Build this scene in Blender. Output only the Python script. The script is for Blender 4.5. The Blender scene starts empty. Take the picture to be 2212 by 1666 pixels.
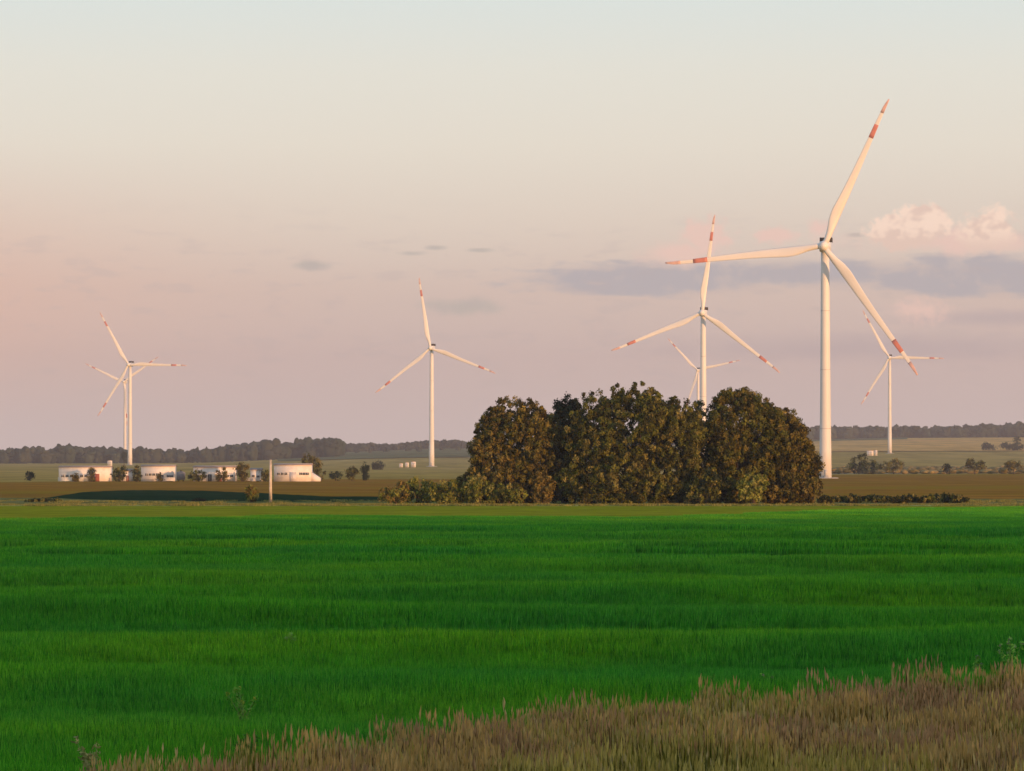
import bpy, math, random
import numpy as np

rad = math.radians
SC = bpy.context.scene
COL = SC.collection

# ------------------------------------------------------------------ camera
FPX = 8400.0            # focal length in pixels of a 2212 x 1666 view
EYE = 8.0               # eye height over the plain (photographer on an embankment)
PITCH = math.atan(157.0 / FPX)
cd = bpy.data.cameras.new('camera')
cam = bpy.data.objects.new('camera', cd); COL.objects.link(cam)
cam.location = (0, 0, EYE)
cam.rotation_euler = (rad(90) + PITCH, 0, 0)
cd.sensor_width = 36.0
cd.lens = 36.0 * FPX / 2212.0
cd.clip_start = 0.5
cd.clip_end = 40000
SC.camera = cam

# ------------------------------------------------------------------ light
SUN_EL = rad(3.0)
SUN_AZ = rad(40)        # sun behind the camera, this far round to the right
sd = bpy.data.lights.new('sun', 'SUN')
sun = bpy.data.objects.new('sun', sd); COL.objects.link(sun)
sd.energy = 5.0
sd.color = (1.0, 0.50, 0.22)
sd.angle = rad(0.5)
sun.rotation_euler = (rad(90) - SUN_EL, 0, SUN_AZ)
sun.location = (200, -200, 120)

SC.view_settings.view_transform = 'Standard'
SC.view_settings.look = 'None'
SC.view_settings.exposure = 0.0
SC.view_settings.gamma = 1.0
SC.view_settings.use_curve_mapping = False
SC.cycles.max_bounces = 4
SC.cycles.transparent_max_bounces = 6


def lin(r, g, b):
    def f(c):
        c /= 255.0
        return c / 12.92 if c <= 0.04045 else ((c + 0.055) / 1.055) ** 2.4
    return (f(r), f(g), f(b), 1.0)


class NT:
    """small helper round a node tree"""
    def __init__(s, tree):
        s.t = tree; s.n = tree.nodes; s.l = tree.links

    def node(s, kind, **kw):
        n = s.n.new(kind)
        for k, v in kw.items():
            setattr(n, k, v)
        return n

    def put(s, sock, v):
        if isinstance(v, bpy.types.NodeSocket):
            s.l.new(v, sock)
        else:
            sock.default_value = v

    def math(s, op, a, b=None, c=None, clamp=False):
        n = s.n.new('ShaderNodeMath'); n.operation = op; n.use_clamp = clamp
        s.put(n.inputs[0], a)
        if b is not None: s.put(n.inputs[1], b)
        if c is not None: s.put(n.inputs[2], c)
        return n.outputs[0]

    def rng(s, v, a, b, c=0.0, d=1.0, smooth=True):
        n = s.n.new('ShaderNodeMapRange')
        n.interpolation_type = 'SMOOTHSTEP' if smooth else 'LINEAR'
        s.put(n.inputs['Value'], v)
        s.put(n.inputs['From Min'], a); s.put(n.inputs['From Max'], b)
        s.put(n.inputs['To Min'], c); s.put(n.inputs['To Max'], d)
        return n.outputs['Result']

    def mix(s, f, a, b, mode='MIX'):
        n = s.n.new('ShaderNodeMix'); n.data_type = 'RGBA'; n.blend_type = mode
        s.put(n.inputs[0], f); s.put(n.inputs[6], a); s.put(n.inputs[7], b)
        return n.outputs[2]

    def ramp(s, fac, stops, interp='LINEAR'):
        n = s.n.new('ShaderNodeValToRGB')
        cr = n.color_ramp; cr.interpolation = interp
        while len(cr.elements) < len(stops):
            cr.elements.new(0.5)
        for e, (p, c) in zip(cr.elements, stops):
            e.position = p; e.color = c
        s.put(n.inputs[0], fac)
        return n.outputs[0]

    def noise(s, vec, scale, detail=4.0, rough=0.55, dims='3D'):
        n = s.n.new('ShaderNodeTexNoise'); n.noise_dimensions = dims
        s.put(n.inputs['Vector'], vec)
        n.inputs['Scale'].default_value = scale
        n.inputs['Detail'].default_value = detail
        n.inputs['Roughness'].default_value = rough
        return n.outputs['Fac']

    def comb(s, x, y, z=0.0):
        n = s.n.new('ShaderNodeCombineXYZ')
        s.put(n.inputs[0], x); s.put(n.inputs[1], y); s.put(n.inputs[2], z)
        return n.outputs[0]


# ------------------------------------------------------------------ sky
def build_world():
    w = bpy.data.worlds.new('World'); SC.world = w; w.use_nodes = True
    T = NT(w.node_tree); T.n.clear()
    out = T.node('ShaderNodeOutputWorld')
    bg = T.node('ShaderNodeBackground')
    T.l.new(bg.outputs[0], out.inputs[0])
    geo = T.node('ShaderNodeTexCoord')
    sep = T.node('ShaderNodeSeparateXYZ')
    T.l.new(geo.outputs['Generated'], sep.inputs[0])
    X, Y, Z = sep.outputs
    el = T.math('MULTIPLY', T.math('ARCSINE', T.math('MAXIMUM', T.math('MINIMUM', Z, 1.0), -1.0)), 57.29578)   # degrees above horizon
    az = T.math('MULTIPLY', T.math('ARCTAN2', X, Y), 57.29578)                # degrees to the right of north
    # dusk bands opposite a low sun: dusty mauve at the ground, rose, cream, pale teal, blue overhead
    f = T.math('POWER', T.math('DIVIDE', T.math('MAXIMUM', el, 0.0), 90.0), 0.5)
    def p(e): return math.sqrt(e / 90.0)
    base = T.ramp(f, [
        (0.0, lin(209, 191, 188)), (p(0.5), lin(206, 187, 184)), (p(1.5), lin(205, 183, 178)),
        (p(2.5), lin(213, 191, 180)), (p(3.5), lin(223, 208, 194)), (p(4.6), lin(228, 220, 206)),
        (p(5.7), lin(226, 224, 213)), (p(6.8), lin(217, 225, 221)), (p(14), lin(196, 214, 222)),
        (p(35), lin(140, 166, 192)), (p(89), lin(92, 124, 166))])
    # rose flush toward the point opposite the sun (to the left)
    daz = T.math('ABSOLUTE', T.math('ADD', az, 14.0))
    flush = T.math('MULTIPLY', T.rng(daz, 0.0, 13.0, 1.0, 0.0),
                   T.math('MULTIPLY', T.rng(el, 0.3, 2.2), T.rng(el, 2.2, 5.0, 1.0, 0.0)))
    base = T.mix(T.math('MULTIPLY', flush, 0.85), base, lin(230, 180, 160))
    # sunset glow on the side of the sun, behind the camera
    saz = 180.0 - 40.0
    dsun = T.math('ABSOLUTE', T.math('SUBTRACT', T.math('ABSOLUTE', az), 0.0))
    cosd = T.math('COSINE', T.math('MULTIPLY', T.math('SUBTRACT', az, saz), 0.0174533))
    glow = T.math('MULTIPLY', T.rng(cosd, -0.1, 1.0), T.rng(el, 0.0, 26.0, 1.0, 0.0))
    base = T.mix(glow, base, (1.25, 0.86, 0.52, 1.0))

    # ---- clouds, laid out by direction: u runs to the right, v downward (8400 units per radian)
    u = T.math('ADD', T.math('MULTIPLY', az, FPX / 57.29578), 1106.0)
    v = T.math('SUBTRACT', 990.0, T.math('MULTIPLY', el, FPX / 57.29578))
    P = T.comb(u, v)
    def vm(op, a_, b_=None, c_=None):
        n = T.n.new('ShaderNodeVectorMath'); n.operation = op
        T.put(n.inputs[0], a_)
        if b_ is not None: T.put(n.inputs[1], b_)
        if c_ is not None: T.put(n.inputs[2], c_)
        return n
    n1 = T.noise(vm('MULTIPLY', P, (0.011, 0.014, 0)).outputs[0], 1.0, 3.0, 0.6, '2D')
    n2 = T.noise(vm('MULTIPLY', P, (0.008, 0.028, 0)).outputs[0], 1.0, 3.0, 0.6, '2D')
    n3 = T.noise(vm('MULTIPLY', P, (0.034, 0.040, 0)).outputs[0], 1.0, 4.0, 0.62, '2D')
    W = {}

    def ell(cx, cy, rx, ry, soft=0.9, wob=0.9, nz=None):
        nz = nz or n1
        key = (nz, wob)
        if key not in W:
            W[key] = T.math('MULTIPLY_ADD', nz, wob * 2.0, -wob)
        d = vm('LENGTH', vm('MULTIPLY_ADD', P, (1.0 / rx, 1.0 / ry, 0), (-cx / rx, -cy / ry, 0)).outputs[0]).outputs['Value']
        d = T.math('ADD', d, W[key])
        return T.rng(d, 1.0 - soft, 1.0, 1.0, 0.0)

    def union(ms):
        r = ms[0]
        for m in ms[1:]:
            r = T.math('MAXIMUM', r, m)
        return r

    # grey stratus
    strat = union([
        ell(1420, 602, 350, 46, 0.5, 0.55, n2), ell(1330, 622, 190, 22, 0.5, 0.5, n2), ell(1760, 592, 330, 40, 0.7, 0.5, n2),
        ell(2110, 600, 330, 54, 0.5, 0.55, n2), ell(2500, 598, 300, 50, 0.7, 0.5, n2)])
    base = T.mix(T.math('MULTIPLY', strat, T.rng(n1, 0.25, 0.5, 0.6, 1.0)), base, lin(181, 174, 178))
    low = union([ell(1900, 752, 700, 46, 0.95, 0.5, n2), ell(2150, 690, 300, 26, 0.9, 0.5, n2)])
    base = T.mix(T.math('MULTIPLY', low, 0.65), base, lin(183, 167, 170))
    wisp = union([
        ell(672, 575, 66, 14, 0.95, 0.7, n1), ell(890, 548, 54, 9, 0.95, 0.7, n1),
        ell(942, 536, 36, 8, 0.95, 0.7, n1), ell(1030, 541, 38, 7, 0.95, 0.7, n1),
        ell(985, 663, 130, 26, 0.95, 0.7, n1), ell(1850, 510, 26, 7, 0.9, 0.7, n1)])
    base = T.mix(T.math('MULTIPLY', wisp, 0.9), base, lin(188, 178, 171))
    # thin bands all round at the same height
    bands = T.math('MULTIPLY', T.rng(n2, 0.52, 0.72), T.math('MULTIPLY', T.rng(el, 0.5, 1.6), T.rng(el, 2.8, 4.0, 1.0, 0.0)))
    base = T.mix(T.math('MULTIPLY', bands, 0.25), base, lin(186, 172, 172))
    # sunlit cumulus
    skirt = union([
        ell(2050, 524, 260, 40, 0.9, 0.6, n1), ell(1525, 515, 74, 58, 0.7, 0.6, n3),
        ell(1462, 548, 130, 40, 0.9, 0.6, n1), ell(1672, 510, 60, 26, 0.7, 0.6, n3),
        ell(1772, 500, 40, 34, 0.9, 0.6, n3), ell(1985, 672, 90, 42, 1.0, 0.6, n3)])
    base = T.mix(T.math('MULTIPLY', skirt, 0.95), base, lin(235, 200, 187))
    puff = union([
        ell(1950, 502, 92, 48, 0.35, 0.55, n3), ell(1990, 482, 72, 46, 0.35, 0.55, n3),
        ell(2128, 508, 80, 50, 0.5, 0.55, n3), ell(2142, 482, 42, 44, 0.5, 0.55, n3)])
    lowp = T.rng(v, 490.0, 550.0)
    pc = T.mix(T.math('MAXIMUM', T.math('MULTIPLY', lowp, 0.8), T.rng(n1, 0.46, 0.60, 0.0, 0.8)), lin(252, 222, 202), lin(224, 194, 180))
    base = T.mix(T.math('MULTIPLY', puff, 0.95), base, pc)

    # the physical sky of the same sun, a small share
    sky = T.node('ShaderNodeTexSky'); sky.sky_type = 'NISHITA'; sky.sun_disc = False
    sky.sun_elevation = SUN_EL; sky.sun_rotation = rad(180) - SUN_AZ
    sk = T.mix(1.0, sky.outputs[0], (0.06, 0.06, 0.06, 1), 'MULTIPLY')
    final = T.mix(0.06, base, sk)
    T.l.new(final, bg.inputs[0])
    bg.inputs[1].default_value = 1.12


build_world()


# ------------------------------------------------------------------ helpers
def V(vx, vy, D):
    """world point seen at view pixel (vx, vy) at forward distance D"""
    cx, cy = (vx - 1106.0) / FPX, (833.0 - vy) / FPX
    c, s = math.cos(PITCH), math.sin(PITCH)
    fy = c - cy * s
    fz = s + cy * c
    k = D / fy
    return (cx * k, D, EYE + fz * k)


def gx(vx, D):
    return (vx - 1106.0) / FPX * D


def gd(vy):
    """distance of flat ground seen at view row vy"""
    return EYE * FPX / (vy - 990.0)


def smooth(a, b, t):
    t = np.clip((np.asarray(t, float) - a) / (b - a), 0, 1)
    return t * t * (3 - 2 * t)


def height(x, y):
    x = np.asarray(x, float); y = np.asarray(y, float)
    s = x / np.maximum(y, 500.0)
    amp = np.interp(s, [-0.14, -0.078, -0.045, -0.02, 0.03, 0.075, 0.10, 0.14],
                    [3.0, 4.0, 20.0, 28.0, 30.0, 42.0, 46.0, 47.0])
    far = amp * smooth(3000, 7400, y)
    bank = 6.3 * smooth(64, 6, y)
    roll = 1.6 * np.sin(x * 0.0021 + 1.0) * np.sin(y * 0.0017) * smooth(3000, 4200, y)
    return far + bank + roll


def H(x, y):
    return float(height(x, y))


def mesh_np(name, verts, faces, mat=None, parent=None, smooth_sh=False, cols=None, loc=None):
    """verts (n,3), faces list of arrays/ (m,k) array or list of such arrays"""
    me = bpy.data.meshes.new(name)
    verts = np.asarray(verts, np.float32).reshape(-1, 3)
    if not isinstance(faces, list):
        faces = [faces]
    faces = [np.asarray(f, np.int32) for f in faces if len(f)]
    me.vertices.add(len(verts)); me.vertices.foreach_set('co', verts.ravel())
    nl = sum(f.size for f in faces); nf = sum(len(f) for f in faces)
    me.loops.add(nl); me.polygons.add(nf)
    me.loops.foreach_set('vertex_index', np.concatenate([f.ravel() for f in faces]))
    tot = np.concatenate([np.full(len(f), f.shape[1], np.int32) for f in faces])
    start = np.concatenate([[0], np.cumsum(tot)[:-1]]).astype(np.int32)
    me.polygons.foreach_set('loop_start', start)
    me.polygons.foreach_set('loop_total', tot)
    if smooth_sh:
        me.polygons.foreach_set('use_smooth', np.ones(nf, bool))
    if cols is not None:
        a = me.color_attributes.new('Col', 'FLOAT_COLOR', 'POINT')
        c = np.ones((len(verts), 4), np.float32); c[:, :3] = cols
        a.data.foreach_set('color', c.ravel())
    me.update(calc_edges=True); me.validate()
    if mat: me.materials.append(mat)
    o = bpy.data.objects.new(name, me); COL.objects.link(o)
    if parent is not None: o.parent = parent
    if loc is not None: o.location = loc
    return o


class MB:
    """collects simple solids into one mesh"""
    def __init__(s):
        s.v = []; s.q = []; s.t = []; s.n = 0

    def add(s, v, q=None, t=None):
        v = np.asarray(v, float).reshape(-1, 3)
        if q is not None and len(q): s.q.append(np.asarray(q, int) + s.n)
        if t is not None and len(t): s.t.append(np.asarray(t, int) + s.n)
        s.v.append(v); s.n += len(v)

    def box(s, x0, x1, y0, y1, z0, z1):
        v = [(x, y, z) for z in (z0, z1) for y in (y0, y1) for x in (x0, x1)]
        s.add(v, [(0, 2, 3, 1), (4, 5, 7, 6), (0, 1, 5, 4), (2, 6, 7, 3), (0, 4, 6, 2), (1, 3, 7, 5)])

    def prism(s, poly, axis, a, b):
        """convex polygon (list of 2-tuples) pushed along an axis from a to b"""
        n = len(poly)
        def mk(p, d):
            return {'x': (d, p[0], p[1]), 'y': (p[0], d, p[1]), 'z': (p[0], p[1], d)}[axis]
        v = [mk(p, a) for p in poly] + [mk(p, b) for p in poly]
        q = [(i, (i + 1) % n, n + (i + 1) % n, n + i) for i in range(n)]
        t = [(0, i + 1, i) for i in range(1, n - 1)] + [(n, n + i, n + i + 1) for i in range(1, n - 1)]
        s.add(v, q, t)

    def rings(s, rings, cap=True):
        """list of (k,3) rings joined into a tube"""
        k = len(rings[0]); m = len(rings)
        v = np.concatenate([np.asarray(r, float) for r in rings])
        q = [(i * k + j, i * k + (j + 1) % k, (i + 1) * k + (j + 1) % k, (i + 1) * k + j)
             for i in range(m - 1) for j in range(k)]
        t = []
        if cap:
            t += [(0, j + 1, j) for j in range(1, k - 1)]
            o = (m - 1) * k
            t += [(o, o + j, o + j + 1) for j in range(1, k - 1)]
        s.add(v, q, t)

    def tube(s, pts, radii, k=8, cap=True):
        pts = [np.asarray(p, float) for p in pts]
        rs = []
        for i, p in enumerate(pts):
            d = pts[min(i + 1, len(pts) - 1)] - pts[max(i - 1, 0)]
            d /= np.linalg.norm(d) + 1e-9
            a = np.array((0, 1, 0)) if abs(d[1]) < 0.8 else np.array((1, 0, 0))
            e1 = np.cross(d, a); e1 /= np.linalg.norm(e1); e2 = np.cross(d, e1)
            an = np.arange(k) * 2 * math.pi / k
            rs.append(p + radii[i] * (np.cos(an)[:, None] * e1 + np.sin(an)[:, None] * e2))
        s.rings(rs, cap)

    def build(s, name, mat, parent=None, smooth_sh=False, loc=None):
        f = []
        if s.q: f.append(np.concatenate(s.q))
        if s.t: f.append(np.concatenate(s.t))
        return mesh_np(name, np.concatenate(s.v), f, mat, parent, smooth_sh, loc=loc)


def empty(name, loc, rz=0.0):
    o = bpy.data.objects.new(name, None); COL.objects.link(o)
    o.location = loc; o.rotation_euler = (0, 0, rz)
    o.empty_display_size = 1.0
    return o


def tag(o, label=None, cat=None, group=None, kind=None):
    if label: o['label'] = label
    if cat: o['category'] = cat
    if group: o['group'] = group
    if kind: o['kind'] = kind
    return o


# ------------------------------------------------------------------ materials
def new_mat(name):
    m = bpy.data.materials.new(name); m.use_nodes = True
    T = NT(m.node_tree)
    b = T.n['Principled BSDF']
    b.inputs['Specular IOR Level'].default_value = 0.25
    return m, T, b


def plain(name, col, rough=0.7, var=0.12, scale=0.8, spec=0.3, metal=0.0):
    """painted / mineral surface with soft staining"""
    m, T, b = new_mat(name)
    tc = T.node('ShaderNodeTexCoord')
    n = T.noise(tc.outputs['Object'], scale, 6.0, 0.6)
    k = T.rng(n, 0.3, 0.7, 1.0 - var, 1.0 + var)
    c = T.mix(1.0, (*col, 1), T.comb(k, k, k), 'MULTIPLY')
    T.l.new(c, b.inputs['Base Color'])
    b.inputs['Roughness'].default_value = rough
    b.inputs['Specular IOR Level'].default_value = spec
    b.inputs['Metallic'].default_value = metal
    return m


def leaf_mat(name, trans=0.25, rough=0.6, tint=None, bands=False):
    """leaf colour from the per-leaf attribute; thin, so some light comes through"""
    m, T, b = new_mat(name)
    at = T.node('ShaderNodeAttribute', attribute_name='Col')
    c = at.outputs['Color']
    if bands:
        # crop vigour: stretched patches of bluer and yellower green over the field
        g = T.node('ShaderNodeNewGeometry')
        sp = T.node('ShaderNodeSeparateXYZ'); T.l.new(g.outputs['Position'], sp.inputs[0])
        vec = T.comb(T.math('MULTIPLY', sp.outputs[0], 0.045), T.math('MULTIPLY', sp.outputs[1], 0.06))
        n = T.noise(vec, 1.0, 3.0, 0.5)
        c = T.mix(T.rng(n, 0.38, 0.64), c, T.mix(1.0, c, (0.65, 0.86, 1.5, 1), 'MULTIPLY'))
        n2 = T.noise(vec, 0.55, 2.0, 0.5)
        c = T.mix(T.rng(n2, 0.42, 0.66), c, T.mix(1.0, c, (1.7, 1.16, 0.9, 1), 'MULTIPLY'))
    oi = T.node('ShaderNodeObjectInfo')
    k = T.rng(oi.outputs['Random'], 0.0, 1.0, 0.86, 1.14, False)
    c = T.mix(1.0, c, T.comb(k, k, k), 'MULTIPLY')
    T.l.new(c, b.inputs['Base Color'])
    b.inputs['Roughness'].default_value = rough
    b.inputs['Specular IOR Level'].default_value = 0.04
    tr = T.node('ShaderNodeBsdfTranslucent'); T.l.new(c, tr.inputs[0])
    mx = T.node('ShaderNodeMixShader'); mx.inputs[0].default_value = trans
    T.l.new(b.outputs[0], mx.inputs[1]); T.l.new(tr.outputs[0], mx.inputs[2])
    T.l.new(mx.outputs[0], T.n['Material Output'].inputs[0])
    return m


def field_mat(name, c1, c2, sx, sy, c3=None, rough=0.95, bump=0.0):
    """ground cover: two or three tones in patches stretched along x"""
    m, T, b = new_mat(name)
    g = T.node('ShaderNodeNewGeometry')
    sp = T.node('ShaderNodeSeparateXYZ'); T.l.new(g.outputs['Position'], sp.inputs[0])
    vec = T.comb(T.math('MULTIPLY', sp.outputs[0], sx), T.math('MULTIPLY', sp.outputs[1], sy))
    n = T.noise(vec, 1.0, 7.0, 0.65)
    c = T.mix(T.rng(n, 0.3, 0.7), (*c1, 1), (*c2, 1))
    n5 = T.noise(T.comb(T.math('MULTIPLY', sp.outputs[0], sx * 6), T.math('MULTIPLY', sp.outputs[1], sy * 2.2), 4.0), 1.0, 4.0, 0.7)
    k5 = T.rng(n5, 0.25, 0.75, 0.72, 1.28)
    c = T.mix(1.0, c, T.comb(k5, k5, k5), 'MULTIPLY')
    if c3:
        n2 = T.noise(vec, 0.37, 3.0, 0.5)
        c = T.mix(T.rng(n2, 0.5, 0.68), c, (*c3, 1))
    T.l.new(c, b.inputs['Base Color'])
    b.inputs['Roughness'].default_value = rough
    b.inputs['Specular IOR Level'].default_value = 0.0
    return m


M = {}
M['tower'] = plain('turbine_white_paint', (0.80, 0.79, 0.76), 0.45, 0.04, 0.05)
M['blade'] = plain('blade_white_gelcoat', (0.82, 0.81, 0.78), 0.35, 0.03, 0.1)
M['red'] = plain('signal_red_paint', (0.58, 0.22, 0.18), 0.45, 0.1, 0.3)
M['faded'] = plain('faded_red_paint', (0.68, 0.46, 0.42), 0.5, 0.15, 0.3)
M['dark'] = plain('dark_metal', (0.035, 0.032, 0.03), 0.6, 0.15, 1.0)
M['seam'] = plain('flange_grey', (0.55, 0.54, 0.52), 0.5, 0.08, 0.5)
M['concrete'] = plain('concrete', (0.46, 0.44, 0.40), 0.9, 0.22, 1.6)
M['pole'] = plain('weathered_pole_concrete', (0.62, 0.54, 0.44), 0.9, 0.22, 0.9)
M['wall'] = plain('whitewashed_wall', (0.86, 0.82, 0.77), 0.9, 0.10, 0.5)
M['wall2'] = plain('grey_white_panel_wall', (0.66, 0.63, 0.62), 0.8, 0.2, 0.35)
M['roof'] = plain('pale_corrugated_roof', (0.42, 0.31, 0.26), 0.85, 0.2, 0.4)
M['roof2'] = plain('rusty_roof', (0.30, 0.17, 0.12), 0.8, 0.25, 0.5)
M['brickred'] = plain('red_brown_boards', (0.30, 0.09, 0.05), 0.85, 0.25, 0.9)
M['glass'] = plain('window_glass', (0.05, 0.055, 0.06), 0.15, 0.1, 1.0, 0.6)
M['bark'] = plain('bark', (0.075, 0.055, 0.04), 0.95, 0.35, 2.0)
M['tank'] = plain('weathered_grey_metal', (0.22, 0.21, 0.22), 0.6, 0.2, 0.8)
M['leaf'] = leaf_mat('tree_leaves', 0.12)
M['wheat'] = leaf_mat('wheat_blades', 0.30, 0.55, bands=True)
M['dry'] = leaf_mat('dry_grass', 0.25, 0.8)

M['ground'] = field_mat('meadow_ground', (0.40, 0.265, 0.06), (0.50, 0.32, 0.085), 0.004, 0.0016, (0.56, 0.34, 0.11))
M['wheatsoil'] = field_mat('wheat_undergrowth', (0.010, 0.035, 0.006), (0.016, 0.055, 0.009), 0.3, 0.3)
M['strip'] = field_mat('young_crop', (0.27, 0.28, 0.012), (0.33, 0.31, 0.018), 0.02, 0.06)
M['verge'] = field_mat('pale_verge', (0.46, 0.47, 0.15), (0.56, 0.53, 0.19), 0.08, 0.1)
M['crop'] = field_mat('dark_beet_leaves', (0.012, 0.035, 0.014), (0.022, 0.05, 0.018), 0.05, 0.05)
M['brown'] = field_mat('ploughed_earth', (0.32, 0.145, 0.018), (0.40, 0.185, 0.03), 0.008, 0.02, (0.34, 0.20, 0.02))
M['track'] = field_mat('dirt_track', (0.32, 0.26, 0.17), (0.40, 0.33, 0.22), 0.05, 0.05)
M['meadow'] = field_mat('olive_meadow', (0.18, 0.18, 0.05), (0.25, 0.22, 0.08), 0.01, 0.012)
M['tan'] = field_mat('ripe_field', (0.68, 0.37, 0.10), (0.76, 0.43, 0.14), 0.003, 0.002)
M['drysoil'] = field_mat('thatch', (0.07, 0.05, 0.022), (0.11, 0.075, 0.035), 1.5, 1.5)

# ------------------------------------------------------------------ ground and fields
def grid_obj(name, xs, ys, zfun, mat, off=0.0):
    xs = np.asarray(xs, float); ys = np.asarray(ys, float)
    X, Y = np.meshgrid(xs, ys)
    Z = zfun(X, Y) + off
    nx, ny = len(xs), len(ys)
    i = np.arange(nx - 1)[None, :] + nx * np.arange(ny - 1)[:, None]
    i = i.ravel()
    q = np.stack([i, i + 1, i + nx + 1, i + nx], 1)
    return mesh_np(name, np.stack([X, Y, Z], -1).reshape(-1, 3), q, mat, smooth_sh=True)


ys = np.concatenate([[-1500, -800, -300], np.arange(-80, 101, 10), [200, 400, 600, 900, 1300, 1800, 2400],
                     np.arange(2800, 9001, 200)])
xs = np.concatenate([np.arange(-9000, -1600, 500), np.arange(-1600, 1601, 100), np.arange(2000, 9001, 500)])
g = grid_obj('ground', xs, ys, height, M['ground']); tag(g, kind='structure')


def wave(x, y):
    """gentle swells of the wheat field, long across the view"""
    x = np.asarray(x, float); y = np.asarray(y, float)
    w = 0.42 * np.sin(y * 0.31 + 1.6 * np.sin(x * 0.055 + y * 0.013) + x * 0.03)
    w += 0.30 * np.sin(y * 0.145 - x * 0.04 + 1.2 * np.sin(x * 0.03 + 2.0))
    w += 0.14 * np.sin(y * 0.62 + x * 0.11 + 2.0 * np.sin(x * 0.09 + y * 0.05))
    return (w + 0.95) * smooth(100, 165, y) * smooth(455, 330, y) * 0.90


def wheat_end(x):
    return np.interp(x / 560.0, [-0.14, -0.05, 0.03, 0.09, 0.14], [458, 505, 488, 570, 592])


def sheet_v(name, poly, mat, z):
    """flat field on the plain from a list of (view x, distance) corners"""
    pts = []
    for i, (va, da) in enumerate(poly):
        vb, db = poly[(i + 1) % len(poly)]
        n = max(1, int(abs(vb - va) / 9))
        for j in range(n):
            t = j / n
            vx, D = va + (vb - va) * t, 1 / (1 / da + (1 / db - 1 / da) * t)
            D *= 1 + 0.0022 * math.sin(vx * 0.21 + len(name)) + 0.0025 * math.sin(vx * 0.057 + 2 * len(name)) + 0.001 * math.sin(vx * 0.9)
            pts.append((gx(vx, D), D, z))
    me = bpy.data.meshes.new(name)
    me.from_pydata(pts, [], [tuple(range(len(pts)))]); me.update()
    me.materials.append(mat)
    o = bpy.data.objects.new(name, me); COL.objects.link(o)
    tag(o, kind='structure')
    if me.polygons[0].normal.z < 0:
        me.flip_normals()
    return o


# wheat field ground (undulating), cells follow the far edge
tx = np.linspace(-0.30, 0.30, 121)
ty = np.concatenate([np.linspace(64, 200, 110), np.linspace(201.5, 560, 190)])
vv = []
XE = []
for y in ty:
    x = tx * (y + 120)
    yy = 64 + (y - 64) / (560.0 - 64) * (wheat_end(x * 560 / (y + 1)) - 62 )
    vv.append(np.stack([x, yy, wave(x, yy) + 0.012], -1))
nxx = len(tx)
ii = (np.arange(nxx - 1)[None, :] + nxx * np.arange(len(ty) - 1)[:, None]).ravel()
wf = mesh_np('wheat_field', np.concatenate(vv), np.stack([ii, ii + 1, ii + nxx + 1, ii + nxx], 1), M['wheatsoil'], smooth_sh=True)
tag(wf, kind='structure')

sheet_v('young_crop_field', [(-600, 480), (2900, 480), (2900, 652), (-600, 652)], M['strip'], 0.006)
sheet_v('field_verge', [(-600, 652.3), (2900, 652.3), (2900, 674), (-600, 674)], M['verge'], 0.010)
sheet_v('meadow', [(-600, 674.3), (2900, 674.3), (2900, 780), (-600, 780)], M['meadow'], 0.014)
sheet_v('beet_field', [(100, gd(1076)), (230, gd(1080.5)), (400, gd(1082.5)), (600, gd(1084)), (840, gd(1083)), (840, gd(1073)),
                       (700, gd(1072.5)), (560, gd(1065)), (430, gd(1060)), (280, gd(1059)), (180, gd(1063))], M['crop'], 0.022)
sheet_v('ploughed_field', [(-300, gd(1074)), (150, gd(1076)), (900, gd(1077)), (1300, gd(1074)), (1300, gd(1036)), (700, gd(1035)), (-300, gd(1045))], M['brown'], 0.018)
sheet_v('stubble_field', [(1500, gd(1078)), (2700, gd(1078)), (2700, gd(1022)), (1500, gd(1027))], M['brown'], 0.020)
sheet_v('dirt_track', [(1500, gd(1027) + 4), (2212, gd(1021.5) + 4), (2700, gd(1021) + 4), (2700, gd(1021) + 130), (2212, gd(1021.5) + 110), (1500, gd(1027) + 60)], M['track'], 0.024)


def far_field(name, vx0, vx1, D0, D1, mat, off):
    """field lying on the far rise"""
    t = np.linspace(0, 1, 25); d = np.linspace(D0, D1, 25)
    T_, D_ = np.meshgrid(t, d)
    X = gx(vx0 + (vx1 - vx0) * T_, D_)
    Z = height(X, D_) + off
    i = (np.arange(24)[None, :] + 25 * np.arange(24)[:, None]).ravel()
    o = mesh_np(name, np.stack([X, D_, Z], -1).reshape(-1, 3), np.stack([i, i + 1, i + 26, i + 25], 1), mat, smooth_sh=True)
    tag(o, kind='structure'); return o


M['ggreen'] = field_mat('green_grey_field', (0.14, 0.14, 0.06), (0.18, 0.17, 0.075), 0.003, 0.002)
far_field('ripe_field', 1500, 2700, 4650, 6700, M['tan'], 0.8)
far_field('pasture', 600, 1300, 4500, 6350, M['ggreen'], 0.8)
far_field('pasture', 1500, 1960, 6300, 6850, M['ggreen'], 1.2)


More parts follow.
